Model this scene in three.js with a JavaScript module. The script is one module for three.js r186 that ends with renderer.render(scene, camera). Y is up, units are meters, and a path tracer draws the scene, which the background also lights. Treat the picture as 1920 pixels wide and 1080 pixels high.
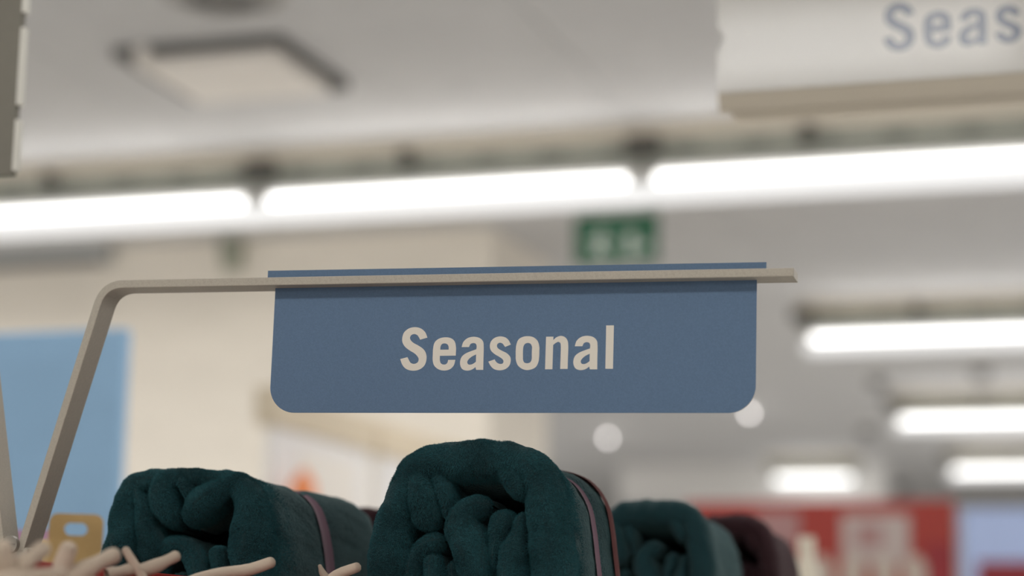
import * as THREE from 'three';
import { RoundedBoxGeometry } from 'three/addons/geometries/RoundedBoxGeometry.js';
import { ImprovedNoise } from 'three/addons/math/ImprovedNoise.js';
import { mergeGeometries } from 'three/addons/utils/BufferGeometryUtils.js';
import { RectAreaLightUniformsLib } from 'three/addons/lights/RectAreaLightUniformsLib.js';

// ---------------------------------------------------------------- camera, light levels, exposure
const scene = new THREE.Scene();
const renderer = new THREE.WebGLRenderer({ antialias: true });
renderer.toneMapping = THREE.LinearToneMapping;
renderer.toneMappingExposure = 1.0;
renderer.shadowMap.enabled = true;
RectAreaLightUniformsLib.init();
scene.background = new THREE.Color(0x000000);

const camera = new THREE.PerspectiveCamera(15.766, 16 / 9, 0.05, 60);
camera.position.set(0, 1.40, 0);
camera.rotation.order = 'YXZ';
camera.rotation.set(0.18008, 0.31423, 0.0167);
camera.focus = 1.515;
camera.userData.fStop = 3.0;
scene.add(camera);

const LAMP = new THREE.Color(1.0, 0.982, 0.957);   // colour of the shop's lamp light
const LAMP_RADIANCE = 16.8, TUBE_RADIANCE = 14.5;   // of the downward light and of the side tubes of each batten
const REFLECTOR_GLOW = 0.85, COVER_GLOW = 3.6;           // reflector as lit by the tubes, put in as glow; tubes as seen

// ---------------------------------------------------------------- helpers
let seed = 20251;
const rnd = () => { seed = (seed + 0x6D2B79F5) | 0; let t = Math.imul(seed ^ (seed >>> 15), 1 | seed); t = (t + Math.imul(t ^ (t >>> 7), 61 | t)) ^ t; return ((t ^ (t >>> 14)) >>> 0) / 4294967296; };
const noise = new ImprovedNoise();
const names = new Map();
function numbered(n) { const k = names.get(n) || 0; names.set(n, k + 1); return k ? `${n}_${String(k).padStart(3, '0')}` : n; }
function shade(o) { o.traverse((m) => { if (m.isMesh) { m.castShadow = true; m.receiveShadow = true; } }); return o; }
function thing(name, label, category, [x, y, z] = [0, 0, 0], turn = 0, group) {
  const o = new THREE.Group(); o.name = numbered(name); o.position.set(x, y, z); o.rotation.y = turn;
  o.userData = { label, category }; if (group) o.userData.group = group; scene.add(o); return o;
}
function part(name, geo, mat, parent) { const m = new THREE.Mesh(Array.isArray(geo) ? merge(geo) : geo, mat); m.name = name; m.castShadow = m.receiveShadow = true; parent.add(m); return m; }
function struct(name, geo, mat, parent = scene) { const m = part(name, geo, mat, parent); if (parent === scene) m.userData.kind = 'structure'; return m; }
function merge(list) {
  return mergeGeometries(list.map((g) => { const h = g.index ? g.toNonIndexed() : g; for (const k of Object.keys(h.attributes)) if (!['position', 'normal', 'uv'].includes(k)) h.deleteAttribute(k); return h; }));
}
const box = (x0, x1, y0, y1, z0, z1) => new THREE.BoxGeometry(x1 - x0, y1 - y0, z1 - z0).translate((x0 + x1) / 2, (y0 + y1) / 2, (z0 + z1) / 2);
const rbox = (x0, x1, y0, y1, z0, z1, r = 0.004, s = 2) => new RoundedBoxGeometry(x1 - x0, y1 - y0, z1 - z0, s, r).translate((x0 + x1) / 2, (y0 + y1) / 2, (z0 + z1) / 2);
function cyl(a, b, r0, r1 = r0, n = 16) {
  const A = new THREE.Vector3(...a), B = new THREE.Vector3(...b), d = B.clone().sub(A), g = new THREE.CylinderGeometry(r1, r0, d.length(), n);
  g.applyQuaternion(new THREE.Quaternion().setFromUnitVectors(new THREE.Vector3(0, 1, 0), d.normalize())); return g.translate((a[0] + b[0]) / 2, (a[1] + b[1]) / 2, (a[2] + b[2]) / 2);
}
function grain(w, lo, hi, cells, s0, srgb = false) {          // tiling speckle, values lo..hi
  const d = new Uint8Array(w * w * 4); let s = s0; const r = () => { s = (Math.imul(s, 1664525) + 1013904223) >>> 0; return s / 4294967296; };
  const grids = cells.map((c) => ({ c, v: Float32Array.from({ length: c * c }, r) }));
  for (let y = 0; y < w; y++) for (let x = 0; x < w; x++) {
    let v = 0, k = 0;
    for (const { c, v: g } of grids) {
      const fx = x * c / w, fy = y * c / w, ix = Math.floor(fx), iy = Math.floor(fy), tx = fx - ix, ty = fy - iy, q = (a, b) => g[((iy + b) % c) * c + (ix + a) % c];
      v += (q(0, 0) * (1 - tx) + q(1, 0) * tx) * (1 - ty) + (q(0, 1) * (1 - tx) + q(1, 1) * tx) * ty; k++;
    }
    const o = (y * w + x) * 4, b = Math.round(255 * (lo + (hi - lo) * v / k)); d[o] = d[o + 1] = d[o + 2] = b; d[o + 3] = 255;
  }
  const t = new THREE.DataTexture(d, w, w); t.wrapS = t.wrapT = THREE.RepeatWrapping; t.magFilter = THREE.LinearFilter; t.minFilter = THREE.LinearMipmapLinearFilter; t.generateMipmaps = true;
  if (srgb) t.colorSpace = THREE.SRGBColorSpace; t.needsUpdate = true; return t;
}
const rep = (t, x, y = x) => { const c = t.clone(); c.repeat.set(x, y); c.needsUpdate = true; return c; };
const fineGrain = grain(256, 0, 1, [128, 64], 7), cloudGrain = grain(256, 0.93, 1, [128, 16, 7], 11, true), paintGrain = grain(256, 0.9, 1, [128, 60], 23, true);
const std = (color, roughness = 0.6, o = {}) => new THREE.MeshStandardMaterial({ color, roughness, ...o });
// ---------------------------------------------------------------- materials
const M = {
  ceiling: std(0xd9d8d7, 0.9, { map: rep(cloudGrain, 2) }),
  seam: std(0x8d8986, 0.9),
  wallCream: std(0xf7efe2, 0.85, { map: rep(cloudGrain, 3) }),
  wallWhite: std(0xf1efec, 0.85, { map: rep(cloudGrain, 3) }),
  floor: std(0xeeedeb, 0.45, { map: rep(cloudGrain, 8) }),
  raceway: std(0xe4dac9, 0.6),
  rail: std(0xa9aba0, 0.5, { map: rep(paintGrain, 4, 1) }),
  slot: std(0x6f726c, 0.7),
  bracket: std(0x55524d, 0.6),
  capWhite: std(0xe8e6e2, 0.5),
  cover: new THREE.MeshStandardMaterial({ color: 0xf4f2ee, roughness: 0.5, emissive: LAMP.clone().lerp(new THREE.Color(1, 1, 1), 0.7), emissiveIntensity: COVER_GLOW }),
  litReflector: new THREE.MeshStandardMaterial({ color: 0x8a8986, roughness: 0.5, emissive: LAMP.clone().lerp(new THREE.Color(1, 1, 1), 0.8), emissiveIntensity: REFLECTOR_GLOW }),  // no lamp: tube light on the white reflector, put in as emission
  bar: new THREE.MeshPhysicalMaterial({ color: 0xb3ab9d, roughness: 0.55, metalness: 0.15, map: rep(paintGrain, 1), bumpMap: rep(fineGrain, 1), bumpScale: 0.00005 }),
  signBlue: std(0x56718f, 0.55, { map: rep(paintGrain, 1), bumpMap: rep(fineGrain, 1), bumpScale: 0.00005 }),
  signEdge: std(0xb9b7b2, 0.6),
  letter: std(0xdcd5c8, 0.6),
  screw: std(0x8a857c, 0.45, { metalness: 0.3 }),
  hangPale: new THREE.MeshPhysicalMaterial({ color: 0xffffff, roughness: 0.5, clearcoat: 1, clearcoatRoughness: 0.11 }),
  hangUnderShade: std(0xc9bfae, 0.7),  // darker than the front: shade of the downward face put into the colour
  olive: std(0x7f7b70, 0.7, { map: rep(cloudGrain, 1) }),
  trimPale: std(0xe3e0d6, 0.5),
  steel: std(0x9b9b98, 0.35, { metalness: 0.8 }),
  greyBox: std(0xbdbfbe, 0.7), darkBox: std(0x6c6a66, 0.8), panelWhite: std(0xf2ece4, 0.6),
  vent: std(0xb2afaa, 0.8),
  exitGreen: std(0x165a3c, 0.5), exitWhite: std(0xc9d2c9, 0.5),
  sensor: std(0x9da08f, 0.6), dome: std(0x6d6d6d, 0.5),
  blueBoard: std(0x95bbdd, 0.7, { map: rep(cloudGrain, 1) }), paleBlue: std(0xa5b6dc, 0.7),
  boardWhite: std(0xf1efee, 0.6), boardRail: std(0xd8cab2, 0.7),
  orange: std(0xff9c62, 0.6), red: std(0x8c2a20, 0.6), redDark: std(0x7d1a22, 0.6), poster: std(0xa79a96, 0.7), posterTint: std(0x94706f, 0.7),
  carton: std(0xb5aaa0, 0.7), cream: std(0xd5cdbd, 0.4), yellow: std(0xdca640, 0.5),
  shelf: std(0xd9d5cc, 0.6), shelfMetal: std(0xbdbab3, 0.5),
  kraft: std(0xc8a670, 0.85, { map: rep(cloudGrain, 4) }), kraftPale: std(0xcdb27c, 0.85), pink: std(0xb08aa6, 0.7),
  redCard: std(0xa5332c, 0.55), twig: std(0xccbaa6, 0.75, { bumpMap: rep(fineGrain, 2), bumpScale: 0.0004 }),
  ribbon: new THREE.MeshPhysicalMaterial({ color: 0x6c495a, roughness: 0.75, sheen: 0.1, sheenColor: new THREE.Color(0.6, 0.45, 0.55), sheenRoughness: 0.4 }),
  ribbonRed: std(0x5e2624, 0.9),
};
const plush = (c, sheen) => new THREE.MeshPhysicalMaterial({ color: c, roughness: 1, sheen: 1, sheenColor: sheen, sheenRoughness: 0.55, bumpMap: rep(fineGrain, 1), bumpScale: 0.0012 });
M.teal = plush(0x0d3439, new THREE.Color(0.16, 0.27, 0.27));
M.maroon = plush(0x2b0d15, new THREE.Color(0.06, 0.03, 0.035));
M.tealPile = new THREE.MeshPhysicalMaterial({ color: 0x1a5157, roughness: 0.85, sheen: 0.9, sheenColor: new THREE.Color(0.30, 0.44, 0.44), sheenRoughness: 0.5 });
// ---------------------------------------------------------------- the room
const X0 = -9, X1 = 6, Z0 = -22, Z1 = 5, CEIL = 3.10;
const floor = struct('floor', box(X0 - 0.2, X1 + 0.2, -0.15, 0, Z0 - 0.2, Z1 + 0.2), M.floor);
struct('wall_back', box(X0 - 0.2, X1 + 0.2, 0, 3.3, Z0 - 0.2, Z0), M.wallWhite);
struct('wall_front', box(X0 - 0.2, X1 + 0.2, 0, 3.3, Z1, Z1 + 0.2), M.wallWhite);
struct('wall_left', box(X0 - 0.2, X0, 0, 3.3, Z0, Z1), M.wallWhite);
struct('wall_right', box(X1, X1 + 0.2, 0, 3.3, Z0, Z1), M.wallWhite);
struct('wall_partition', box(X0, -2.55, 0, CEIL - 0.002, -8.36, -7.58), M.wallCream);
struct('wall_far_bulkhead', box(-4.6, -2.35, 2.78, CEIL - 0.002, -17.6, -17.2), M.wallWhite);
const ceiling = struct('ceiling', box(X0 - 0.2, X1 + 0.2, CEIL + 0.012, CEIL + 0.2, Z0 - 0.2, Z1 + 0.2), M.seam);
for (let sx = -3.06 - 1.46 * 4; sx < X1; sx += 1.46) for (let sz = -6.255 + 3.28 * 3.5; sz > Z0; sz -= 1.64) {
  const a = Math.max(sx + 0.003, X0), b = Math.min(sx + 1.457, X1), c = Math.max(sz - 1.6385, Z0), d = Math.min(sz - 0.0015, Z1);
  if (b - a > 0.1 && d - c > 0.1) part('ceiling_panel', box(a, b, CEIL, CEIL + 0.012, c, d), M.ceiling, ceiling);
}

// ---------------------------------------------------------------- batten lights on their rails
const PITCH = 1.323;
const battenTube = new THREE.CylinderGeometry(0.013, 0.013, 1.225, 14).rotateZ(Math.PI / 2);
const battenReflector = new RoundedBoxGeometry(1.31, 0.044, 0.13, 3, 0.008).translate(0, -0.033, 0);
const battenBody = rbox(-0.65, 0.65, -0.013, 0.043, -0.05, 0.05, 0.006);
const battenSocket = rbox(-0.014, 0.014, -0.016, 0.02, -0.082, 0.082, 0.005);
function batten(x, z, label, k = 1) {
  const t = thing('batten_light', label, 'light', [x, 2.916, z], 0, 'batten lights on the ceiling rails');
  part('body', k === 1 ? battenBody : battenBody.clone().scale(k, 1, 1), M.capWhite, t);
  part('bottom_reflector', k === 1 ? battenReflector : battenReflector.clone().scale(k, 1, 1), M.litReflector, t);
  for (const s of [-1, 1]) {
    part('tube', (k === 1 ? battenTube : battenTube.clone().scale(k, 1, 1)).clone().translate(0, 0, s * 0.068), M.cover, t);
    part('socket', battenSocket.clone().translate(s * 0.628 * k, 0, 0), M.capWhite, t);
    const r = new THREE.RectAreaLight(LAMP, TUBE_RADIANCE, 1.2 * k, 0.026); r.position.set(0, 0, s * 0.083); r.rotation.y = s > 0 ? Math.PI : 0; r.name = 'tube_light'; t.add(r);
  }
  const l = new THREE.RectAreaLight(LAMP, LAMP_RADIANCE, 1.22 * k, 0.12); l.position.set(0, -0.058, 0); l.rotation.x = -Math.PI / 2; l.name = 'lamp_light'; t.add(l);
}
function rail(z, xa, xb, label, joints) {
  const t = thing('light_rail', label, 'light rail', [0, 0, z], 0, 'ceiling rails for batten lights');
  part('cover_channel', rbox(xa, xb, 3.058, CEIL, -0.07, 0.07, 0.004), M.raceway, t);
  const r = part('perforated_rail', rbox(xa, xb, 2.9595, 3.058, -0.03, 0.03, 0.003), M.rail, t);
  for (let x = xa + 0.12; x < xb - 0.1; x += 0.22) part('slot', box(x, x + 0.09, 3.015, 3.035, 0.0295, 0.0315), M.slot, r);
  for (const x of joints) { part('bracket', rbox(x - 0.055, x + 0.055, 3.0, 3.055, 0.03, 0.075, 0.006), M.bracket, t); part('clip', rbox(x + 0.50, x + 0.545, 3.005, 3.06, 0.03, 0.075, 0.006), M.bracket, t); }
}
const ROWS = [
  [3.585, -2.911 - PITCH, 5, 'batten light in the row behind the photographer'],
  [0.305, -2.911 - PITCH, 6, 'batten light in the row above the photographer'],
  [-2.975, -2.911 - PITCH * 2, 6, 'batten light in the row just behind the blue sign, above the frame'],
  [-6.255, -2.911 - PITCH * 3, 8, null],
  [-9.535, -8.4, 4, null], [-12.815, -8.6, 3, null], [-16.095, -8.9, 3, null], [-9.535, -1.66, 5, null], [-12.815, -1.68, 5, null], [-16.095, -1.71, 5, null],  // rows behind the partition are added unseen, to brighten the far ceiling
];
const NTH = ['first', 'second', 'third', 'fourth', 'fifth', 'sixth', 'seventh', 'eighth'];
ROWS.forEach(([z, xa, n, lab], k) => {
  const rowName = ['behind the photographer', 'above the photographer', 'just behind the blue sign', 'that crosses the whole picture', 'added unseen first behind the cream wall', 'added unseen second behind the cream wall', 'added unseen third behind the cream wall', 'nearest right of the sign', 'second nearest right of the sign', 'third nearest right of the sign'][k];
  rail(z, xa - 0.02, xa + n * PITCH + 0.02, `pale ceiling rail carrying the batten row ${rowName}`, Array.from({ length: n }, (_, i) => xa + i * PITCH));
  for (let i = 0; i < n; i++) batten(xa + (i + 0.5) * PITCH, z, `${NTH[i]} glowing batten from the left in the row ${rowName}`);
});
{ // single batten before the far bulkhead
  rail(-16.6, -3.2, -2.45, 'short pale ceiling rail before the far white bulkhead', []);
  batten(-2.82, -16.6, 'lone short glowing batten before the far white bulkhead', 0.5);
}

// ---------------------------------------------------------------- things on the ceiling and the cream wall
{
  const t = thing('ceiling_cassette', 'square white ceiling cassette with dark sides', 'air vent', [-2.56, CEIL, -5.27]);
  part('side_frame', [rbox(-0.27, 0.25, -0.03, 0, 0.225, 0.245, 0.003), rbox(-0.27, 0.25, -0.03, 0, -0.245, -0.225, 0.003), rbox(0.23, 0.25, -0.03, 0, -0.225, 0.225, 0.003), rbox(-0.27, -0.25, -0.03, 0, -0.225, 0.225, 0.003)], M.darkBox, t);
  part('face_panel', rbox(-0.22, 0.205, -0.05, 0, -0.205, 0.205, 0.006), M.panelWhite, t);
  part('latch', rbox(-0.20, -0.155, -0.046, -0.004, 0.205, 0.25, 0.003), M.panelWhite, t);
}
{
  const t = thing('round_ceiling_vent', 'round grey ceiling vent above the cassette', 'air vent', [-2.31, CEIL, -4.66]);
  part('rim', new THREE.TorusGeometry(0.15, 0.014, 10, 40).rotateX(Math.PI / 2), M.vent, t);
  for (const r of [0.05, 0.09, 0.125]) part('ring', new THREE.CylinderGeometry(r, r - 0.02, 0.02, 36, 1, true).translate(0, -0.012, 0), M.vent, t);
  part('core', new THREE.CylinderGeometry(0.03, 0.02, 0.02, 24).translate(0, -0.011, 0), M.vent, t);
}
{
  const t = thing('wall_cable_duct', 'grey cable duct along the top of the cream wall', 'cable duct', [0, 0, -7.58]);
  part('duct', rbox(-7.5, -4.22, 3.045, 3.097, 0, 0.09, 0.004), M.greyBox, t);
  part('shadow_gap_strip', rbox(-7.5, -4.22, 3.02, 3.045, 0, 0.05, 0.003), M.darkBox, t);  // dark strip painting the shaded gap below the duct
  part('end_cap', rbox(-4.222, -4.212, 3.02, 3.098, 0, 0.092, 0.003), M.greyBox, t);
}
{
  const t = thing('wall_sensor', 'small grey-green wedge sensor hanging high on the cream wall', 'sensor', [-3.655, 3.0, -7.58]);
  const s = new THREE.Shape([[0, 0.10], [0.07, 0.10], [0.07, 0.05], [0.02, -0.03], [0, -0.03]].map((p) => new THREE.Vector2(...p)));
  part('body', new THREE.ExtrudeGeometry(s, { depth: 0.075, bevelEnabled: true, bevelSize: 0.003, bevelThickness: 0.003, bevelSegments: 2 }).rotateY(-Math.PI / 2).translate(0.037, 0, 0.003), M.sensor, t);
  part('window', rbox(-0.022, 0.022, 0.056, 0.09, 0.072, 0.078, 0.002), M.darkBox, t);
}
{
  const t = thing('exit_sign', 'green emergency exit sign hanging behind the long light row', 'sign', [-1.942, 2.85, -7.2], 0.0);
  part('plate', rbox(-0.158, 0.158, 0, 0.185, -0.012, 0.012, 0.004), M.exitGreen, t);
  const flat = (pts) => new THREE.ExtrudeGeometry(new THREE.Shape(pts.map(([x, y]) => new THREE.Vector2(x, y))), { depth: 0.0015, bevelEnabled: false }).translate(0, 0, 0.012);
  const man = [flat([[-0.105, 0.03], [-0.085, 0.03], [-0.07, 0.06], [-0.05, 0.045], [-0.04, 0.02], [-0.022, 0.02], [-0.032, 0.055], [-0.05, 0.075], [-0.045, 0.1], [-0.02, 0.085], [-0.014, 0.097], [-0.045, 0.122], [-0.08, 0.125], [-0.11, 0.1], [-0.1, 0.09], [-0.078, 0.105], [-0.085, 0.075]]).translate(-0.005, 0.0, 0).scale(0.85, 0.85, 1).translate(0, -0.002, 0.0018 * 0), new THREE.CylinderGeometry(0.012, 0.012, 0.0015, 20).rotateX(Math.PI / 2).translate(-0.05, 0.117, 0.0128)];
  part('running_figure', man, M.exitWhite, t);
  part('door_symbol', flat([[0.04, 0.02], [0.072, 0.02], [0.072, 0.115], [0.04, 0.115]]), M.exitWhite, t);
  part('arrow_symbol', flat([[0.085, 0.05], [0.108, 0.05], [0.108, 0.035], [0.135, 0.058], [0.108, 0.081], [0.108, 0.066], [0.085, 0.066]]), M.exitWhite, t);
  for (const x of [-0.1, 0.1]) part('hanger', cyl([x, 0.185, 0], [x, 0.25, 0], 0.005), M.steel, t);
}
for (const [x, z, r, lab] of [[-2.086, -14.44, 0.075, 'grey ceiling dome in the far gap between the short light rows'], [-1.668, -12.0, 0.07, 'grey ceiling dome above the second short light row'], [-1.053, -11.72, 0.075, 'dark ceiling dome near the right picture edge'], [-2.416, -18.8, 0.1, 'farthest grey ceiling dome over the red board']]) {
  const t = thing('ceiling_dome', lab, 'dome camera', [x, CEIL, z], 0, 'grey domes on the ceiling');
  part('collar', new THREE.CylinderGeometry(r, r, 0.03, 28).translate(0, -0.015, 0), M.capWhite, t);
  part('dome', new THREE.SphereGeometry(r * 0.85, 24, 12, 0, Math.PI * 2, Math.PI / 2, Math.PI / 2).translate(0, -0.03, 0), M.dome, t);
}
const spotGlow = new THREE.MeshStandardMaterial({ color: 0xffffff, emissive: new THREE.Color(1, 0.95, 0.93), emissiveIntensity: 7.5 });
for (const [x, z, lab] of [[-3.991, -14.6, 'tiny bright spot lamp on the far ceiling left'], [-2.682, -13.3, 'tiny bright spot lamp by the lower right corner of the sign']]) {
  const t = thing('spot_lamp', lab, 'spotlight', [x, CEIL, z], 0, 'small spots on the far ceiling');
  part('housing', new THREE.CylinderGeometry(0.04, 0.045, 0.035, 24).translate(0, -0.0175, 0), M.capWhite, t);
  part('bulb', new THREE.SphereGeometry(0.016, 16, 12).translate(0, -0.05, 0), spotGlow, t);
  const l = new THREE.PointLight(new THREE.Color(1, 0.95, 0.93), 0.05); l.position.set(0, -0.05, 0); l.name = 'spot_light'; t.add(l);
}

// ---------------------------------------------------------------- rolled plush blankets
// each row: depth of the cloth edge (mm), then x, y, half thickness (mm) along one fold of the cloth
const TALL_ROLL = [[0, [-43.2, 23.8, 11.5, -59.3, 42.3, 13.1, -65.3, 76.4, 13.5, -64.9, 103.2, 13.9, -61.9, 130.2, 14, -56, 155.3, 13.2, -48.2, 172.7, 12.8, -32.3, 184.9, 14, -10.6, 187.7, 14.3, 11.9, 188.2, 14.2, 32.1, 186.7, 13.8, 47.5, 180.8, 14.1, 55.3, 168.5, 15.2, 58.3, 152.5, 16, 61.4, 129.8, 15.9, 64.1, 103.5, 16.2, 65.3, 73.7, 16.2, 62.6, 44.1, 15, 46.8, 25.4, 12.7, 5.4, 15.4, 11.3, -30.9, 18.4, 10.7]],
  [0, [-47, 189.8, 4.7, -40.8, 178.4, 10.9, -36.3, 164.8, 12.8, -34.4, 153.2, 12.4, -34.1, 143.5, 9.3, -33.6, 137, 4.6]],
  [1, [-28.7, 189.5, 4.7, -24.3, 177.1, 8.1, -20.6, 162.7, 7.7, -18.7, 151.1, 4.6, -18.2, 146.1, 2.3]],
  [1, [18.8, 188.1, 4.6, 28.2, 181, 9.2, 36, 171.7, 10.3, 40.2, 164, 8.4, 42.3, 158.7, 4.6]],
  [3, [3.6, 192.9, 5.4, 11.9, 186.6, 6.5, 24.1, 182.6, 5.4]],
  [2, [-31.1, 187.2, 6.2, -16.6, 184.7, 7.4, -5.5, 183, 5.8]],
  [-5, [7.5, 65.7, 12.2, 3.5, 103.4, 13, -1.8, 126.2, 14.2, -6.2, 140.7, 13.8, -3.2, 150.6, 11.5, 5.7, 155.2, 9.2, 13.7, 155.9, 6.9]],
  [-7, [14.8, 101.5, 1.9, 16.9, 116.7, 5, 20.3, 131.8, 8, 24.4, 145.9, 9.9, 25.1, 152.7, 9.2]],
  [-6, [37, 66, 14.3, 33.2, 103.5, 14, 33.7, 120.4, 12.5, 36.3, 133.7, 9.1, 38.1, 145.8, 6.5, 37.2, 150.7, 4.6]],
  [-7, [-47.7, 65.2, 6.9, -46.7, 103.3, 7.7, -45.7, 114.7, 7, -41, 123.2, 7, -31.7, 128.5, 7.7, -22.3, 130, 6.9]],
  [-9, [-27.2, 65.4, 9.2, -29, 103.3, 8.8, -30.5, 114.7, 7.7, -29.5, 122.4, 6.5]],
  [-13, [-12.6, 65.5, 6.9, -15, 99.5, 6.9, -17.1, 116.7, 6.1]]];
const FLAT_ROLL = [[0, [-19.4, 8.4, 11.9, -49.3, 27.3, 14.4, -57.6, 70.7, 15.3, -58, 110.7, 15.4, -57.8, 130.8, 14.2, -57.9, 148.9, 11.4, -56.4, 163.1, 8.9, -51.6, 173.2, 8.1, -39.5, 176.3, 8.1, -21.5, 176.9, 8.1, -1.4, 176.7, 8.1, 20.9, 174.8, 8.4, 35.1, 171.5, 9.6, 44.2, 164.2, 10.8, 47.9, 150.3, 13.5, 49, 134.4, 16.3, 51.8, 110.8, 17, 55.2, 71.7, 16.9, 54.2, 33, 14.9, 37.2, 9.6, 12.6, 7.2, 3.1, 11]],
  [0, [-52.9, 180.2, 3.3, -46, 163, 6.1, -39.2, 144.8, 8.5, -33.8, 128.7, 10.5, -33.7, 110.7, 9.7]],
  [2, [-31.2, 182.3, 4.1, -27.1, 173, 8.9, -23.4, 160.8, 11.3, -18.7, 149.5, 9.7, -12, 140.6, 4.4]],
  [2, [-12.4, 182.1, 4, -5.7, 173.9, 7.3, -2.1, 165, 6.4, -2.7, 157.8, 3.2]],
  [2, [42.7, 179, 4, 32, 172.7, 8, 20.4, 165.6, 11.2, 8.9, 157.3, 12.4, 0.9, 148.2, 9.2, -1.8, 141, 4]],
  [-7, [-31.2, 63, 6.8, -32, 94.7, 8, -30.8, 113.9, 8.4, -22.8, 124.3, 8.8, -13.1, 127, 8.8, -3.1, 121, 8.8, 3.4, 106, 8.4, 7.3, 63.4, 7.9]],
  [-9, [16.1, 127.4, 7.2, 20.2, 114.7, 8.8, 23.5, 98.9, 8.7, 26.1, 63.6, 7.9]],
  [-12, [-13.5, 108.3, 6.8, -10.8, 63.3, 8]]];
function resample(row, step) {
  const P = [], n = row.length / 3; for (let i = 0; i < n; i++) P.push(new THREE.Vector3(row[i * 3], row[i * 3 + 1], row[i * 3 + 2]));
  const c = new THREE.CatmullRomCurve3(P, false, 'centripetal'), m = Math.max(6, Math.round(c.getLength() / step)); return c.getSpacedPoints(m);
}
const PINCH = (z, d) => 0.05 * Math.exp(-(((z + d) / 0.012) ** 2));
function rollTaper(z, len, band, taper = 0.055) {                  // the roll narrows behind its loose front edge and under the ribbon
  const k = -z; return 1 - taper * THREE.MathUtils.smoothstep(k, 0.0, 0.06) - PINCH(z, band) * 0.6 - 0.16 * THREE.MathUtils.smoothstep(k, len - 0.035, len) ** 2;
}
function foldGeometry([zo, row], o, outer) {
  const pts = resample(row, 2.2), N = pts.length, prof = [], len = outer ? o.len : 0.055;
  const FR = 14; const side = outer ? [0.018, 0.024, 0.032, 0.04, 0.052, 0.064, 0.074, 0.082, 0.09, 0.098, 0.108, 0.12, 0.135, 0.15, 0.165, 0.18, 0.195, 0.21, 0.225, 0.24].filter((z) => z < o.len - 0.008).concat(o.len - 0.008, o.len) : [0.02, 0.028, 0.04, 0.055];
  for (let i = side.length - 1; i >= 0; i--) prof.push([1, -side[i], 0]);
  for (let i = 0; i <= FR; i++) { const a = Math.PI / 2 - Math.PI * i / FR; prof.push([Math.sin(a), -0.014, Math.cos(a)]); }
  for (let i = 0; i < side.length; i++) prof.push([-1, -side[i], 0]);
  const K = prof.length, pos = new Float32Array(N * K * 3), uv = new Float32Array(N * K * 2), idx = [];
  let run = 0;
  for (let i = 0; i < N; i++) {
    const p = pts[i], a = pts[Math.max(0, i - 1)], b = pts[Math.min(N - 1, i + 1)], t = new THREE.Vector2(b.x - a.x, b.y - a.y).normalize();
    if (i) run += Math.hypot(p.x - pts[i - 1].x, p.y - pts[i - 1].y);
    const nx = -t.y, ny = t.x; let hw = p.z;
    const e = Math.min(i, N - 1 - i) * 2.2 / Math.max(hw, 1); if (!outer) hw *= 0.95; if (!outer && e < 1) hw *= Math.sqrt(Math.max(0.02, 1 - (1 - e) ** 2));
    prof.forEach(([s, z0, c], j) => {
      let z = (zo / 1000) + z0 + c * Math.min(hw, 15) / 1000 * (outer ? 1.3 : 1.65);
      let x = (p.x + nx * s * hw) / 1000, y = (p.y + ny * s * hw) / 1000;
      const T = outer ? rollTaper(Math.min(z, 0), o.len, o.band, o.taper) : 1 - 0.03 * THREE.MathUtils.smoothstep(-z, 0, 0.06);
      x *= T; y = y * T + 0;
      const q = 55, sd = o.seed, am = c > 0.01 ? 1 : 0.75;
      const w1 = noise.noise(x * q + sd, y * q, z * q * 0.6) * 0.0021 * am, w2 = noise.noise(x * 150 + sd, y * 150, z * 110) * 0.0009, w3 = noise.noise(x * q - sd, y * q + 9, z * q) * 0.003 * c;
      x += nx * s * (w1 + w2); y = Math.max(0.0006, y + ny * s * (w1 + w2)); z += c * (w1 + w2) + w3;
      const v = (i * K + j) * 3; pos[v] = x; pos[v + 1] = y; pos[v + 2] = z; uv[(i * K + j) * 2] = run / 60; uv[(i * K + j) * 2 + 1] = (s > 0 ? 1 : -1) * z / 0.06 + c * 0.15;
    });
  }
  for (let i = 0; i < N - 1; i++) for (let j = 0; j < K - 1; j++) { const a = i * K + j, b = a + 1, c = a + K, d = c + 1; idx.push(a, b, c, b, d, c); }
  if (outer) {                                      // closed back end
    const ring = []; for (let i = 0; i < N; i++) ring.push(i * K); const cx = 0, cy = 0.09, base = pos.length / 3;
    const P2 = new Float32Array(pos.length + 3), U2 = new Float32Array(uv.length + 2); P2.set(pos); U2.set(uv); P2[base * 3] = cx; P2[base * 3 + 1] = cy; P2[base * 3 + 2] = -o.len - 0.004;
    for (let i = 0; i < N; i++) { const a = ring[i], b = ring[(i + 1) % N]; idx.push(a, b, base); }
    const g = new THREE.BufferGeometry(); g.setAttribute('position', new THREE.BufferAttribute(P2, 3)); g.setAttribute('uv', new THREE.BufferAttribute(U2, 2)); g.setIndex(idx); g.computeVertexNormals(); return { g, N, K, pts };
  }
  const g = new THREE.BufferGeometry(); g.setAttribute('position', new THREE.BufferAttribute(pos, 3)); g.setAttribute('uv', new THREE.BufferAttribute(uv, 2)); g.setIndex(idx); g.computeVertexNormals();
  return { g, N, K, pts };
}
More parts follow.
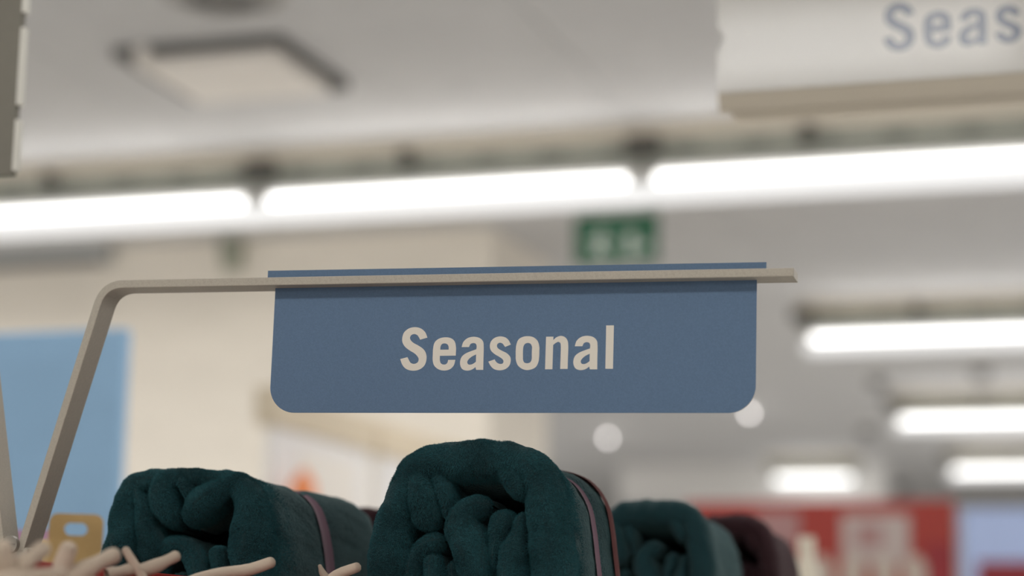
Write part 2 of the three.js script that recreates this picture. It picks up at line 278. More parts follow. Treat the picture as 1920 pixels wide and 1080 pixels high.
function ribbonGeometry(row, o, zc, w) {
  const pts = resample(row, 3), N = pts.length, pos = [], idx = [], R = 6;
  for (let i = 0; i < N; i++) {
    const p = pts[i], a = pts[Math.max(0, i - 1)], b = pts[Math.min(N - 1, i + 1)], t = new THREE.Vector2(b.x - a.x, b.y - a.y).normalize();
    for (let j = 0; j <= R; j++) {
      const z = -zc + w * (j / R - 0.5), T = rollTaper(z, o.len, o.band, o.taper), lift = 1.6 + 0.5 * Math.cos((j / R - 0.5) * Math.PI);
      pos.push((p.x * T - t.y * (p.z * T + lift)) / 1000, Math.max(0.0003, (p.y * T + t.x * (p.z * T + lift)) / 1000), z);
    }
  }
  const K = R + 1; for (let i = 0; i < N; i++) for (let j = 0; j < R; j++) { const a = i * K + j, c = ((i + 1) % N) * K + j; idx.push(a, a + 1, c, a + 1, c + 1, c); }
  const g = new THREE.BufferGeometry(); g.setAttribute('position', new THREE.Float32BufferAttribute(pos, 3)); g.setIndex(idx); g.computeVertexNormals(); return g;
}
const tuft = (() => { const g = new THREE.BufferGeometry(); g.setAttribute('position', new THREE.Float32BufferAttribute([-0.5, 0, 0, 0.5, 0, 0, 0.22, 0.6, 0.12, -0.22, 0.6, 0.12, 0, 1, 0.34], 3)); g.setIndex([0, 1, 2, 0, 2, 3, 3, 2, 4]); g.computeVertexNormals(); return g; })();
function pile(geos, count, mat, sd, band, bw) {               // short fibres standing on the cloth
  const tris = []; let total = 0; const A = new THREE.Vector3(), B = new THREE.Vector3(), C = new THREE.Vector3(), N = new THREE.Vector3();
  for (const { g, K } of geos) { const P = g.attributes.position, I = g.index.array; for (let i = 0; i < I.length; i += 3) {
    A.fromBufferAttribute(P, I[i]); B.fromBufferAttribute(P, I[i + 1]); C.fromBufferAttribute(P, I[i + 2]);
    if (A.z < -0.07 || Math.abs(A.z + band) < bw / 2 + 0.003 || A.y < 0.075 || (A.z < -0.022 && g !== geos[0].g)) continue;
    const jj = I[i] % K; if (A.z < -0.022 && jj > K / 2) continue;
    N.crossVectors(B.clone().sub(A), C.clone().sub(A)); const ar = N.length() * (A.z < -0.022 ? 0.55 : 1); total += ar; tris.push([g, i, total]); } }
  const m = new THREE.InstancedMesh(tuft, mat, count), q = new THREE.Quaternion(), up = new THREE.Vector3(0, 1, 0), S = new THREE.Vector3(), X = new THREE.Matrix4(), D = new THREE.Vector3(), p = new THREE.Vector3(), n = new THREE.Vector3(), q2 = new THREE.Quaternion();
  const na = new THREE.Vector3();
  for (let k = 0; k < count; k++) {
    const r = rnd() * total; let lo = 0, hi = tris.length - 1; while (lo < hi) { const mid = (lo + hi) >> 1; if (tris[mid][2] < r) lo = mid + 1; else hi = mid; }
    const [g, i] = tris[lo], P = g.attributes.position, Nn = g.attributes.normal, I = g.index.array; let u = rnd(), v = rnd(); if (u + v > 1) { u = 1 - u; v = 1 - v; }
    p.set(0, 0, 0); n.set(0, 0, 0); [[I[i], 1 - u - v], [I[i + 1], u], [I[i + 2], v]].forEach(([a, w]) => { A.fromBufferAttribute(P, a); p.addScaledVector(A, w); na.fromBufferAttribute(Nn, a); n.addScaledVector(na, w); });
    n.normalize(); const f = 34;
    D.set(noise.noise(p.x * f + sd, p.y * f, p.z * f), noise.noise(p.x * f, p.y * f + sd, p.z * f) - 0.25, noise.noise(p.x * f, p.y * f, p.z * f + sd)).multiplyScalar(1.7).addScaledVector(new THREE.Vector3(rnd() - 0.5, rnd() - 0.5, rnd() - 0.5), 0.6).add(n).normalize();
    q.setFromUnitVectors(up, D); q2.setFromAxisAngle(up, rnd() * 6.283); q.multiply(q2); if (p.z < -0.022 && rnd() < (-0.022 - p.z) / 0.04) { k--; continue; } const l = 0.0009 + rnd() * 0.001; S.set(0.00034, l, l);
    m.setMatrixAt(k, X.compose(p, q, S));
  }
  m.castShadow = m.receiveShadow = true; return m;
}
function blanket(rows, label, o, [x, y, z], sx = 1, mat = M.teal, fibres = 0) {
  const t = thing('rolled_blanket', label, 'blanket', [x, y, z], o.turn || 0, 'rolled plush blankets on the display');
  const geos = rows.map((r, i) => foldGeometry(r, o, i === 0));
  const cloth = part('rolled_cloth', merge(geos.map(({ g }) => g.clone())), mat, t); cloth.scale.x = sx;
  const rib = part('ribbon', ribbonGeometry(rows[0][1], o, o.band, o.bandWidth), o.ribbon || M.ribbon, t); rib.scale.x = sx;
  if (o.band2) { const r2 = part('rear_ribbon', ribbonGeometry(rows[0][1], o, o.band2, 0.02), M.ribbonRed, t); r2.scale.x = sx; r2.userData.label = 'dull red rear ribbon'; }
  if (fibres) { const m = pile(geos, fibres, M.tealPile, o.seed, o.band, o.bandWidth); m.name = 'pile'; m.userData.kind = 'stuff'; cloth.add(m); }
  return t;
}
const SHELF = 1.36;
blanket(TALL_ROLL, 'large dark teal plush blanket roll standing sharp below the sign, tallest of all', { len: 0.172, band: 0.093, bandWidth: 0.013, band2: 0.142, seed: 3.1 }, [-0.4935, SHELF, -1.42], 1, M.teal, 210000);
blanket(FLAT_ROLL, 'flat-topped dark teal blanket roll with wide mauve ribbon, left below the sign', { len: 0.262, taper: 0.02, band: 0.122, bandWidth: 0.018, seed: 8.7 }, [-0.716, SHELF, -1.42], 1, M.teal, 190000);
blanket(TALL_ROLL, 'blurred teal blanket roll behind and right of the tallest teal roll', { len: 0.17, band: 0.2, bandWidth: 0.012, seed: 5.2 }, [-0.470, SHELF, -1.86], 0.82, M.teal).scale.y = 0.965;
blanket(TALL_ROLL, 'dark maroon blanket roll at the right end of the row', { len: 0.17, band: 0.2, bandWidth: 0.012, seed: 6.2, ribbon: M.ribbonRed }, [-0.455, SHELF, -2.14], 0.72, M.maroon);
blanket(FLAT_ROLL, 'dark maroon blanket roll just showing between the two sharp teal rolls', { len: 0.17, band: 0.09, bandWidth: 0.014, seed: 1.2, ribbon: M.ribbonRed }, [-0.715, SHELF, -1.80], 1, M.maroon);

// ---------------------------------------------------------------- lettering: outlines in millimetres, c marks a corner
const GLYPH = {
  S: 'c-60.2 -38.1, -62.0 -34.2, -65.1 -31.5, -69.6 -30.3, -74.5 -31.2, -78.1 -34.1, -79.4 -38.4, -79.0 -41.6, -77.0 -44.7, -73.3 -47.5, -69.5 -49.7, -67.1 -52.0, -66.2 -54.0, -66.9 -56.3, -69.7 -57.4, -72.3 -56.5, -73.7 -54.4, c-74.8 -52.4, c-80.3 -53.8, -78.5 -58.0, -75.6 -61.0, -70.4 -62.4, -65.3 -61.5, -61.7 -58.6, -60.3 -54.3, -60.7 -50.2, -62.6 -46.9, -66.5 -44.1, -70.8 -41.8, -72.9 -39.8, -73.5 -38.0, -72.6 -36.2, -70.3 -35.4, -68.0 -36.2, -66.7 -37.8, c-65.7 -39.6',
  e: 'c-38.2 -51.5, -38.3 -45.0, -39.5 -41.0, -42.3 -38.7, -47.0 -38.0, -51.6 -39.1, -54.5 -41.7, -55.5 -45.8, -55.6 -50.3, -55.5 -54.8, -54.3 -58.6, -51.2 -61.3, -46.7 -62.4, -42.4 -61.5, -39.5 -58.7, c-38.4 -54.6, c-43.8 -54.6, -44.3 -56.6, -45.3 -57.7, -46.9 -58.0, -49.0 -57.3, -50.0 -55.3, c-50.2 -51.6',
  eh: 'c-50.1 -47.1, -50.0 -44.9, -49.1 -43.1, -47.0 -42.5, -44.9 -43.1, -43.9 -44.7, c-43.7 -47.1',
  a: 'c-34.0 -45.3, -32.8 -41.5, -29.6 -38.7, -25.1 -37.8, -20.4 -38.9, -18.0 -41.4, -17.4 -45.2, -17.3 -54.1, c-17.2 -62.0, c-22.5 -62.0, c-23.1 -59.9, -24.7 -61.2, -26.9 -62.2, -29.7 -62.5, -32.9 -61.4, -34.5 -58.7, -34.7 -55.3, -33.5 -52.2, -30.6 -49.9, -27.0 -48.4, c-22.9 -47.0, -22.7 -44.7, -23.5 -42.9, -25.4 -42.4, -27.4 -43.1, c-28.5 -45.3',
  ah: 'c-22.9 -50.7, -26.4 -52.5, -28.6 -54.5, -29.4 -56.3, -28.7 -57.8, -27.1 -58.2, -24.8 -57.5, c-22.9 -56.1',
  s: 'c2.8 -43.7, 1.1 -40.6, -1.2 -38.6, -5.1 -37.7, -9.4 -38.7, -12.1 -41.4, -12.8 -44.7, -11.9 -47.9, -9.0 -50.6, -5.5 -52.6, -3.0 -54.4, -2.3 -55.7, -2.7 -57.3, -4.5 -57.8, -6.8 -57.0, -8.2 -55.7, c-8.9 -54.4, c-13.6 -56.0, -11.7 -59.2, -9.1 -61.5, -4.8 -62.4, -0.5 -61.4, 2.2 -58.9, 3.1 -55.5, 2.7 -52.9, 0.3 -50.2, -3.6 -48.2, -6.4 -46.6, -7.5 -45.0, -7.2 -43.2, -5.4 -42.3, -3.3 -43.0, -2.2 -44.4, c-1.4 -45.4',
  o: '15.3 -37.7, 19.4 -38.5, 22.6 -41.2, 24.0 -45.5, 24.1 -49.0, 24.1 -52.6, 23.5 -57.0, 21.6 -60.3, 18.3 -61.9, 15.1 -62.3, 11.7 -61.4, 8.4 -58.7, 6.9 -54.7, 6.7 -51.3, 6.6 -48.0, 7.0 -43.6, 8.5 -40.0, 11.6 -38.2',
  oh: '15.4 -42.6, 17.5 -43.3, 18.6 -45.4, 18.6 -48.1, 18.6 -50.7, 18.6 -54.7, 17.6 -56.7, 15.2 -57.4, 13.1 -56.7, 12.2 -54.7, 12.1 -52.5, 12.0 -49.8, 12.2 -45.4, 13.2 -43.4',
  n: 'c28.8 -38.2, c34.2 -38.2, c34.1 -40.7, 36.5 -38.7, 39.7 -37.7, 42.8 -38.7, 44.7 -41.2, 45.3 -45.2, 45.3 -53.6, c45.3 -61.6, c39.8 -61.6, 39.9 -52.7, 39.8 -44.7, 39.4 -42.9, 38.0 -42.0, 36.2 -42.7, c34.2 -44.2, c34.1 -61.8, c28.7 -61.8',
  l: 'c72.7 -30.4, c78.3 -30.4, c78.3 -61.7, c72.8 -61.6',
};
function outline(str) {
  const P = str.split(', ').map((s) => { const c = s[0] === 'c', [x, y] = (c ? s.slice(1) : s).split(' ').map(Number); return { c, v: new THREE.Vector3(x, y, 0) }; });
  const first = P.findIndex((p) => p.c), out = [];
  if (first < 0) return new THREE.CatmullRomCurve3(P.map((p) => p.v), true, 'centripetal').getPoints(P.length * 5).slice(0, -1).map((v) => new THREE.Vector2(v.x, v.y));
  const R = [...P.slice(first), ...P.slice(0, first), P[first]]; let seg = [R[0].v];
  for (let i = 1; i < R.length; i++) { seg.push(R[i].v); if (R[i].c) { const q = seg.length > 2 ? new THREE.CatmullRomCurve3(seg, false, 'centripetal').getPoints(seg.length * 5) : seg; out.push(...q.slice(0, -1).map((v) => new THREE.Vector2(v.x, v.y))); seg = [R[i].v]; } }
  return out;
}
const WORD = [['S', 0], ['e', 0, 'eh'], ['a', 0, 'ah'], ['s', 0], ['o', 0, 'oh'], ['n', 0], ['a', 84.1, 'ah'], ['l', 0]].map(([g, dx, h]) => ({ g, dx, out: outline(GLYPH[g]), hole: h && outline(GLYPH[h]) }));
// ---------------------------------------------------------------- the sign on its bent flat bar
{
  const t = thing('sign_holder', 'beige bent flat steel bar with V legs holding the blue sign', 'sign holder', [-0.4606, 1.6722, -1.4105]);
  t.rotation.set(0, 0.0601, -0.0149, 'YXZ');
  // side view of the bar in the plane of the sign: outer edge, rounded bend, leg
  const TH = 0.0061, D = 0.025;
  const ribbonShape = (pts, r) => {                  // flat bar of thickness TH along a centre line with rounded bends
    const c = []; for (let i = 0; i < pts.length; i++) { const p = new THREE.Vector2(...pts[i]); if (i === 0 || i === pts.length - 1) { c.push(p); continue; }
      const a = new THREE.Vector2(...pts[i - 1]).sub(p).normalize(), b = new THREE.Vector2(...pts[i + 1]).sub(p).normalize(), A = p.clone().addScaledVector(a, r), B = p.clone().addScaledVector(b, r);
      for (let k = 0; k <= 10; k++) { const u = k / 10; c.push(A.clone().multiplyScalar((1 - u) ** 2).addScaledVector(p, 2 * u * (1 - u)).addScaledVector(B, u * u)); } }
    const L = [], R = []; c.forEach((p, i) => { const d = c[Math.min(c.length - 1, i + 1)].clone().sub(c[Math.max(0, i - 1)]).normalize(), n = new THREE.Vector2(-d.y, d.x).multiplyScalar(TH / 2 - 0.0006); L.push(p.clone().add(n)); R.push(p.clone().sub(n)); });
    return new THREE.ExtrudeGeometry(new THREE.Shape([...L, ...R.reverse()]), { depth: D - 0.0012, bevelEnabled: true, bevelSize: 0.0006, bevelThickness: 0.0006, bevelSegments: 2, steps: 1 }).translate(0, 0, -D / 2 + 0.0006);
  };
  const uvm = (g, s = 0.05) => { const p = g.attributes.position, u = g.attributes.uv; for (let i = 0; i < p.count; i++) u.setXY(i, (p.getX(i) + p.getZ(i)) / s, (p.getY(i) + p.getZ(i) * 0.7) / s); return g; };
  const y0 = TH / 2;
  const SL = 0.0035;                                 // the bar is slotted for the panel: two strips with the panel between them
  const arm = ribbonShape([[0.2068, y0 + 0.0009], [-0.3145, y0], [-0.3685, -0.199]], 0.016);
  part('bent_bar', uvm(arm), M.bar, t);
  part('second_leg', uvm(ribbonShape([[-0.3835, -0.199], [-0.4245, 0.0], [-0.62, 0.004]], 0.016)), M.bar, t);
  part('foot', uvm(rbox(-0.390, -0.362, -0.3095, -0.196, -0.0125, 0.0125, 0.002)), M.bar, t);
  part('base_plate', uvm(rbox(-0.42, -0.332, -0.3105, -0.3065, -0.02, 0.02, 0.0015)), M.bar, t);
  const sc = part('pivot_screw', new THREE.CylinderGeometry(0.0062, 0.0066, 0.004, 24).rotateX(Math.PI / 2).translate(-0.375, -0.194, 0.0145), M.screw, t);
  part('screw_slot', rbox(-0.3795, -0.3705, -0.1947, -0.1933, 0.0162, 0.0168, 0.0002, 1), M.darkBox, sc);
  // the panel
  const p = thing('category_sign', 'blue category sign reading Seasonal, hung in the beige bar', 'sign', [-0.4606, 1.6722, -1.4105]);
  p.rotation.set(0, 0.0601, -0.0149, 'YXZ');
  const s = new THREE.Shape(), W = 0.1802, H = 0.0932, r = 0.0195, ytop = TH + 0.0006;
  s.moveTo(-W, ytop); s.lineTo(-0.1868, ytop); s.lineTo(-0.1868, 0.0136); s.lineTo(0.1868, 0.0136); s.lineTo(0.1868, ytop); s.lineTo(W, ytop); s.lineTo(W, -H + r); s.absarc(W - r, -H + r, r, 0, -Math.PI / 2, true); s.lineTo(-W + r, -H); s.absarc(-W + r, -H + r, r, -Math.PI / 2, -Math.PI, true); s.lineTo(-W, ytop);
  const pg = new THREE.ExtrudeGeometry(s, { depth: 0.0012, bevelEnabled: false, curveSegments: 20 }).translate(0, 0, -0.0006); uvm(pg, 0.06);
  const panel = new THREE.Mesh(pg, [M.signBlue, M.signEdge]); panel.name = 'panel'; panel.castShadow = panel.receiveShadow = true; p.add(panel);
  for (const { dx, out, hole } of WORD) {
    const f = (v) => new THREE.Vector2((v.x + dx) / 1000, v.y / 1000), sh = new THREE.Shape(out.map(f)); if (hole) sh.holes.push(new THREE.Path(hole.map(f)));
    part('letter', new THREE.ExtrudeGeometry(sh, { depth: 0.00012, bevelEnabled: false }).translate(0, 0, 0.0006), M.letter, panel);
  }
}

// ---------------------------------------------------------------- hanging signs
{
  const t = thing('hanging_sign', 'large pale hanging sign with curved front and blue-grey lettering, top right', 'sign', [-0.4625, 2.012, -2.128]);
  t.rotation.x = -0.016; const LEN = 1.05, top = 0.22, th = 0.05;
  const o2 = new THREE.Shape(); o2.moveTo(0, 0); o2.lineTo(LEN, 0); o2.lineTo(LEN, top); o2.lineTo(0, top); o2.lineTo(0, 0.074); o2.bezierCurveTo(0.004, 0.068, 0.007, 0.066, 0.007, 0.06); o2.bezierCurveTo(0.007, 0.054, 0.004, 0.052, 0, 0.046); o2.lineTo(0, 0);   // notched left end
  const g = new THREE.ExtrudeGeometry(o2, { depth: 0.004, bevelEnabled: false, curveSegments: 8 }).translate(0, 0, -0.004);
  { const p = g.attributes.position, u = g.attributes.uv; for (let i = 0; i < p.count; i++) u.setXY(i, p.getX(i) / LEN, p.getY(i) / top); }
  // printed word
  const w = 1536, h = 344, d = new Uint8Array(w * h * 4), PALE = [206, 203, 196], INK = [92, 101, 122], SC = 1.65, TR = 1.6, X = 178, Y = 85 + 30.3 * SC;
  const inside = (poly, x, y) => { let c = false; for (let i = 0, j = poly.length - 1; i < poly.length; j = i++) { const a = poly[i], b = poly[j]; if ((a.y > y) !== (b.y > y) && x < (b.x - a.x) * (y - a.y) / (b.y - a.y) + a.x) c = !c; } return c; };
  const bb = WORD.map(({ dx, out }) => [Math.min(...out.map((v) => v.x)) + dx, Math.max(...out.map((v) => v.x)) + dx]);
  for (let j = 0; j < h; j++) for (let i = 0; i < w; i++) {
    const mx = (i + 0.5) / w * LEN * 1000, my = (j + 0.5) / h * top * 1000; let ink = false;
    WORD.forEach((L, k) => { const gx = (mx - X - k * TR) / SC - 80.3, gy = (my - Y) / SC; if (!ink && gx >= bb[k][0] && gx <= bb[k][1] && gy < -29 && gy > -64) ink = inside(L.out, gx - L.dx, gy) && !(L.hole && inside(L.hole, gx - L.dx, gy)); });
    const o = (j * w + i) * 4, c = ink ? INK : PALE; d[o] = c[0]; d[o + 1] = c[1]; d[o + 2] = c[2]; d[o + 3] = 255;
  }
  const tex = new THREE.DataTexture(d, w, h); tex.magFilter = THREE.LinearFilter; tex.colorSpace = THREE.SRGBColorSpace; tex.needsUpdate = true;
  const m = M.hangPale.clone(); m.map = tex; part('printed_front', g, m, t);
  const sh = new THREE.Shape([[0.004, top], [0.004, 0.0], [0.0005, -0.001], [0.009, -0.019], [th, -0.019], [th, top]].map((q) => new THREE.Vector2(...q)));
  part('body', new THREE.ExtrudeGeometry(sh, { depth: LEN - 0.022, bevelEnabled: false }).rotateY(Math.PI / 2).translate(0.011, 0, 0), M.hangUnderShade, t);
  part('bottom_lip', new THREE.ExtrudeGeometry(new THREE.Shape([[0.0005, -0.0005], [0.009, -0.019], [0.012, -0.019], [0.006, -0.0005]].map((q) => new THREE.Vector2(...q))), { depth: LEN, bevelEnabled: false }).rotateY(Math.PI / 2), M.hangUnderShade, t);
  for (const x of [0.22, 0.85]) part('hanger_rod', cyl([x, top, -th / 2], [x, CEIL - 2.012, -th / 2], 0.004), M.steel, t);
}
{
  const t = thing('hanging_signboard', 'dark olive-grey hanging panel with pale edge strips at the left picture edge', 'sign', [-1.004, 1.834, -1.621]);
  t.rotation.z = 0.0;
  part('face', rbox(-0.42, -0.003, 0, 0.34, -0.004, 0.004, 0.001), M.olive, t);
  for (const [a, b] of [[0.004, 0.052], [0.066, 0.140], [0.154, 0.24], [0.25, 0.335]]) part('edge_strip', rbox(-0.003, 0.0005, a, b, -0.0045, 0.0045, 0.0008), M.trimPale, t);
  for (const x of [-0.36, -0.1]) part('hanger_rod', cyl([x, 0.34, 0], [x, CEIL - 1.834, 0], 0.003), M.steel, t);
}
// ---------------------------------------------------------------- shelving
function gondola(name, label, x0, x1, z0, z1, top, levels) {
  const t = thing(name, label, 'shelf', [(x0 + x1) / 2, 0, (z0 + z1) / 2]); const w = (x1 - x0) / 2, d = (z1 - z0) / 2;
  part('top_board', rbox(-w, w, top - 0.03, top, -d, d, 0.004), M.shelf, t);
  part('plinth', rbox(-w, w, 0, 0.12, -d, d, 0.004), M.shelfMetal, t);
  part('back_panel', (x1 - x0) >= (z1 - z0) ? rbox(-w + 0.05, w - 0.05, 0.12, top - 0.03, -0.012, 0.012, 0.003) : rbox(-0.012, 0.012, 0.12, top - 0.03, -d + 0.05, d - 0.05, 0.003), M.shelf, t);
  for (const sx of [-1, 1]) for (const sz of [-1, 1]) part('upright', rbox(sx * (w - 0.02) - 0.02, sx * (w - 0.02) + 0.02, 0.12, top - 0.03, sz * (d - 0.02) - 0.02, sz * (d - 0.02) + 0.02, 0.003), M.shelfMetal, t);
  for (let k = 1; k <= levels; k++) { const y = 0.12 + (top - 0.15) * k / (levels + 1); part('shelf_board', rbox(-w + 0.01, w - 0.01, y, y + 0.025, -d + 0.01, d - 0.01, 0.003), M.shelf, t); }
  return t;
}
gondola('display_shelf', 'pale display shelf under the blanket rolls', -1.45, -0.25, -3.35, -1.02, SHELF, 2);
gondola('display_shelf', 'pale shelf unit under the white header boards', -2.75, -2.25, -7.35, -5.1, 1.62, 2);
gondola('display_shelf', 'pale shelf unit under the red promotion board', -1.75, -0.5, -6.85, -6.15, 1.62, 2);
gondola('display_shelf', 'pale shelf unit under the pale blue board at right', -0.95, 0.25, -8.1, -7.5, 1.62, 2);
gondola('display_shelf', 'pale shelf unit under the big blue board at left', -2.75, -1.66, -3.4, -2.9, 1.42, 2);

// ---------------------------------------------------------------- boards
{
  const t = thing('header_board', 'big plain blue board standing behind the bent bar at left', 'board', [-2.2, 1.42, -3.13]);
  part('board', rbox(-0.5, 0.497, 0.02, 0.535, -0.012, 0.012, 0.003), M.blueBoard, t);
  for (const x of [-0.4, 0.4]) part('foot', rbox(x - 0.03, x + 0.03, 0, 0.02, -0.05, 0.05, 0.003), M.shelfMetal, t);
}
for (const [i, zc] of [-5.6, -6.42, -7.05].entries()) {
  const lw = i === 2 ? 0.14 : 0.36, t = thing('header_board', `white header board on the shelf behind the teal rolls, ${['nearest', 'middle', 'farthest'][i]} of its row`, 'board', [-2.4, 1.62, zc], 0, 'white header boards in a receding row');
  part('board', rbox(-0.01, 0.01, 0, 0.425, -lw, lw, 0.003), M.boardWhite, t);
  part('top_rail', rbox(-0.03, 0.02, 0.425, 0.53, -lw - 0.04, lw + 0.04, 0.004), M.boardRail, t);
  part('card', rbox(0.01, 0.014, 0.12, 0.38, -lw * 0.7, lw * 0.5, 0.001), M.panelWhite, t);
}
{
  const t = thing('paper_lantern', 'small bright orange ornament in front of the white header boards', 'ornament', [-2.32, 1.62, -5.3]);
  part('body', new THREE.LatheGeometry([[0.001, 0.12], [0.025, 0.13], [0.04, 0.17], [0.042, 0.22], [0.032, 0.27], [0.014, 0.30], [0.001, 0.31]].map((p) => new THREE.Vector2(...p)), 28), M.orange, t);
  part('stand', cyl([0, 0, 0], [0, 0.125, 0], 0.03, 0.012, 20), M.orange, t);
}
{
  const t = thing('promotion_board', 'red promotion board with pale posters, lower right', 'board', [-1.109, 1.62, -6.6]);
  part('board', rbox(-0.43, 0.425, 0, 0.313, -0.012, 0.012, 0.003), M.red, t);
  part('poster', rbox(0.075, 0.285, 0.115, 0.268, 0.012, 0.016, 0.001), M.poster, t);
  part('poster_print', rbox(0.12, 0.2, 0.17, 0.235, 0.016, 0.0175, 0.0005), M.posterTint, t);
  part('small_poster', rbox(-0.2, -0.06, 0.17, 0.28, 0.012, 0.016, 0.001), M.posterTint, t);
  part('dark_corner', rbox(0.335, 0.425, 0, 0.18, 0.012, 0.015, 0.001), M.redDark, t);
  part('foot', rbox(-0.3, 0.3, 0, 0.02, -0.05, 0.05, 0.003), M.shelfMetal, t);
}
for (const [i, x] of [-1.06, -0.965, -0.87, -0.78].entries()) {
  const t = thing('product_carton', `small cream carton in front of the red board, ${['first', 'second', 'third', 'fourth'][i]} from the left`, 'carton', [x, 1.62, -6.35], 0.1, 'cream cartons before the red board');
  part('box', rbox(-0.032, 0.032, 0, 0.105, -0.03, 0.03, 0.003), M.carton, t); part('lid_flap', rbox(-0.02, 0.02, 0.105, 0.125, -0.003, 0.003, 0.001), M.carton, t);
}
{
  const t = thing('header_board', 'pale blue board with a red lower strip at the right picture edge', 'board', [-0.3, 1.62, -7.7]);
  part('board', rbox(-0.475, 0.5, 0.02, 0.37, -0.012, 0.012, 0.003), M.paleBlue, t);
  part('lower_strip', rbox(-0.42, 0.5, 0.02, 0.18, 0.012, 0.02, 0.002), M.redDark, t);
  part('foot', rbox(-0.3, 0.3, 0, 0.02, -0.05, 0.05, 0.003), M.shelfMetal, t);
}
{
  const t = thing('cream_bottle', 'cream bottle with a yellow side beyond the maroon roll', 'bottle', [-0.522, SHELF, -3.0]);
  part('body', new THREE.LatheGeometry([[0.001, 0], [0.02, 0], [0.022, 0.01], [0.022, 0.13], [0.017, 0.175], [0.012, 0.2], [0.011, 0.215]].map((p) => new THREE.Vector2(...p)), 28), M.cream, t);
  part('cap', new THREE.CylinderGeometry(0.0115, 0.0125, 0.018, 24).translate(0, 0.222, 0), M.cream, t);
  part('side_label', new THREE.CylinderGeometry(0.0224, 0.0224, 0.11, 20, 1, true, 0.5, 1.5).translate(0, 0.075, 0), M.yellow, t);
}

// ---------------------------------------------------------------- kraft cartons with a cut-out handle
function kraft(x, z, turn, w, h, label, mat, hole = true) {
  const t = thing('kraft_carton', label, 'carton', [x, SHELF, z], turn, 'kraft cartons left of the blanket rolls');
  part('box', rbox(-w / 2, w / 2, 0, h - 0.055, -0.045, 0.003, 0.002), mat, t);
  const s = new THREE.Shape(), r = 0.008, y0 = h - 0.057, hw = w / 2; s.moveTo(-hw, y0); s.lineTo(hw, y0); s.lineTo(hw, h - r); s.absarc(hw - r, h - r, r, 0, Math.PI / 2); s.lineTo(-hw + r, h); s.absarc(-hw + r, h - r, r, Math.PI / 2, Math.PI); s.lineTo(-hw, y0);
  if (hole) { const k = new THREE.Path(), a = 0.0045, b = 0.0055, cy = h - 0.0135; k.absarc(a, cy, b, -Math.PI / 2, Math.PI / 2); k.absarc(-a, cy, b, Math.PI / 2, Math.PI * 1.5); s.holes.push(k); }
  part('handle_flap', new THREE.ExtrudeGeometry(s, { depth: 0.0015, bevelEnabled: false, curveSegments: 10 }).translate(0, 0, 0.0015), mat, t);
  return t;
}
kraft(-0.930, -1.632, 0.55, 0.047, 0.166, 'tan card carton with a cut-out handle, left of the flat teal roll', M.kraft);
kraft(-0.985, -1.70, 0.2, 0.045, 0.147, 'shorter yellowish card carton half hidden by the bent bar', M.kraftPale, false);
{ const t = kraft(-1.035, -1.74, 0.1, 0.05, 0.158, 'tan card carton with a mauve top seen between the V legs', M.kraft, false); part('mauve_label', rbox(-0.025, 0.025, 0.148, 0.1595, 0.003, 0.0055, 0.0008), M.pink, t); }

// ---------------------------------------------------------------- red tray of beige antler-like twigs
{
  const t = thing('red_tray', 'red card tray behind the beige twigs, bottom left', 'tray', [0, SHELF, 0]);
  part('back_wall', rbox(-0.709, -0.703, 0, 0.102, -1.402, -1.02, 0.001), M.redCard, t);
  part('base', rbox(-0.703, -0.50, 0, 0.004, -1.402, -1.02, 0.001), M.redCard, t);
  part('low_rim', [rbox(-0.504, -0.5, 0.004, 0.03, -1.402, -1.02, 0.001), rbox(-0.703, -0.504, 0.004, 0.03, -1.024, -1.02, 0.001), rbox(-0.703, -0.504, 0.004, 0.03, -1.402, -1.398, 0.001)], M.redCard, t);
}
function branch(pts, r0, r1, parent) {
  const c = new THREE.CatmullRomCurve3(pts.map((p) => new THREE.Vector3(...p)), false, 'centripetal'), n = 22, k = 12, fr = c.computeFrenetFrames(n, false), pos = [], idx = [];
  for (let i = 0; i <= n + 4; i++) {
    const u = Math.min(1, i / n), p = c.getPointAt(u), e = i > n ? (i - n) / 4 : 0, q = Math.min(n, i), r = (r0 + (r1 - r0) * u) * (1 + 0.08 * Math.sin(u * 9 + pts[0][0] * 300)) * Math.sqrt(Math.max(0, 1 - e * e)); p.addScaledVector(fr.tangents[q], e * r1);
    for (let j = 0; j < k; j++) { const a = j / k * Math.PI * 2, v = p.clone().addScaledVector(fr.normals[q], Math.cos(a) * r).addScaledVector(fr.binormals[q], Math.sin(a) * r); pos.push(v.x, v.y, v.z); }
  }
  for (let i = 0; i < n + 4; i++) for (let j = 0; j < k; j++) { const a = i * k + j, b = i * k + (j + 1) % k; idx.push(a, b, a + k, b, b + k, a + k); }
  const g = new THREE.BufferGeometry(); g.setAttribute('position', new THREE.Float32BufferAttribute(pos, 3)); g.setIndex(idx); g.computeVertexNormals();
  const uv = new Float32Array(pos.length / 3 * 2); for (let i = 0; i < pos.length / 3; i++) { uv[i * 2] = (i % k) / k; uv[i * 2 + 1] = Math.floor(i / k) / 10; } g.setAttribute('uv', new THREE.BufferAttribute(uv, 2));
  return part('branch', g, M.twig, parent);
}
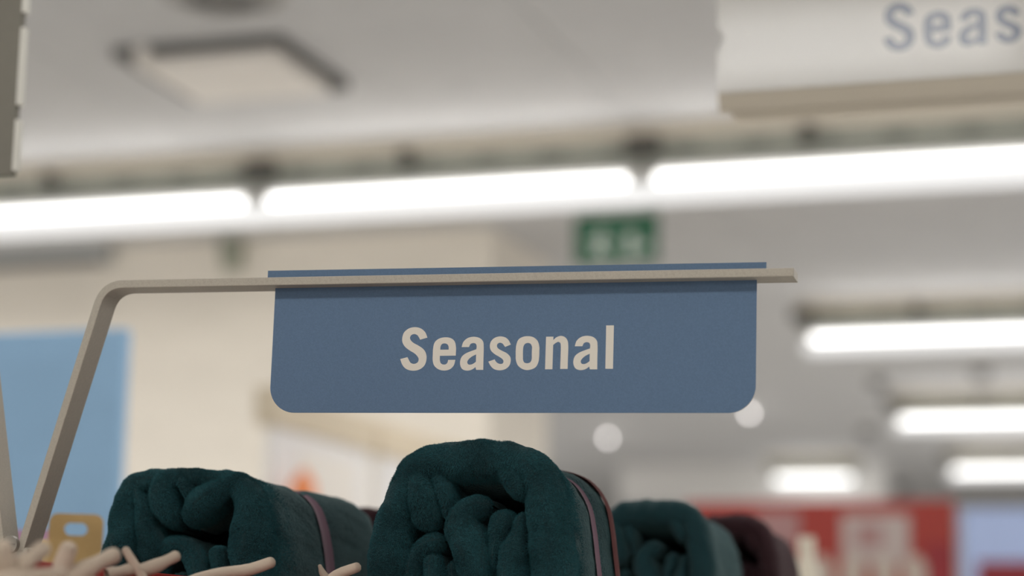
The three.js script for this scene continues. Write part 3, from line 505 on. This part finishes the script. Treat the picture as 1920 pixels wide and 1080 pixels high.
for (const [label, at, branches] of [
  ['beige twig ornament blurred most, at the bottom left corner', [-0.6257, SHELF, -1.0423], [
    [[[0.0000, 0.0060, 0.0000], [0.0000, 0.0650, 0.0000], [-0.0023, 0.0797, 0.0036], [-0.0043, 0.0897, 0.0115], [-0.0028, 0.1003, 0.0184]], 0.00625, 0.00525],
    [[[-0.0034, 0.0862, 0.0052], [0.0034, 0.0934, 0.0043], [0.0076, 0.1011, -0.0062]], 0.00525, 0.00475],
    [[[-0.0111, 0.0806, 0.0387], [0.0004, 0.0834, 0.0141], [0.0105, 0.0874, -0.0205]], 0.00525, 0.005]]],
  ['beige twig ornament with two raised tips before the kraft carton', [-0.6381, SHELF, -1.1240], [
    [[[0.0000, 0.0060, 0.0000], [0.0000, 0.0641, 0.0000], [-0.0039, 0.0814, 0.0046], [-0.0062, 0.0930, 0.0075], [-0.0020, 0.1050, 0.0085]], 0.00775, 0.00525],
    [[[-0.0037, 0.0861, 0.0054], [0.0038, 0.0943, -0.0061], [0.0087, 0.1032, -0.0274]], 0.00625, 0.00475],
    [[[-0.0184, 0.0807, 0.0198], [-0.0083, 0.0847, 0.0067], [0.0080, 0.0842, -0.0094]], 0.00575, 0.005]]],
  ['forked beige twig ornament before the flat teal roll', [-0.6506, SHELF, -1.2462], [
    [[[0.0000, 0.0060, 0.0000], [0.0000, 0.0741, 0.0000], [-0.0049, 0.0931, 0.0052], [-0.0099, 0.1023, 0.0086], [-0.0149, 0.1112, 0.0119]], 0.0052, 0.0026],
    [[[-0.0091, 0.0975, 0.0074], [-0.0020, 0.1016, -0.0048], [0.0064, 0.1086, -0.0169]], 0.005, 0.004],
    [[[-0.0226, 0.0947, 0.0220], [-0.0124, 0.0988, 0.0087]], 0.0042, 0.004]]],
  ['long beige twig ornament with an upturned tip under the flat teal roll', [-0.6543, SHELF, -1.2885], [
    [[[0.0000, 0.0060, 0.0000], [0.0000, 0.0701, 0.0000], [0.0013, 0.0901, -0.0073], [0.0118, 0.0991, -0.0303], [0.0294, 0.1038, -0.0512], [0.0413, 0.1091, -0.0594]], 0.0046, 0.0039],
    [[[0.0014, 0.0919, -0.0070], [-0.0027, 0.0896, 0.0046], [-0.0082, 0.0905, 0.0173]], 0.004, 0.0036]]],
  ['small forked beige twig ornament left of the tallest teal roll', [-0.5892, SHELF, -1.3836], [
    [[[0.0000, 0.0060, 0.0000], [0.0000, 0.0751, 0.0000], [0.0052, 0.0957, 0.0023], [0.0126, 0.1022, 0.0011], [0.0259, 0.1076, -0.0022]], 0.0042, 0.0036],
    [[[0.0074, 0.0984, 0.0020], [0.0033, 0.1028, 0.0042], [0.0013, 0.1080, 0.0059]], 0.0036, 0.0016]]],
]) {
  const t = thing('twig_ornament', label, 'ornament', at, 0, 'beige twig ornaments in the red tray');
  for (const [p, r0, r1] of branches) branch(p, r0, r1, t);
}


shade(scene);
renderer.render(scene, camera);
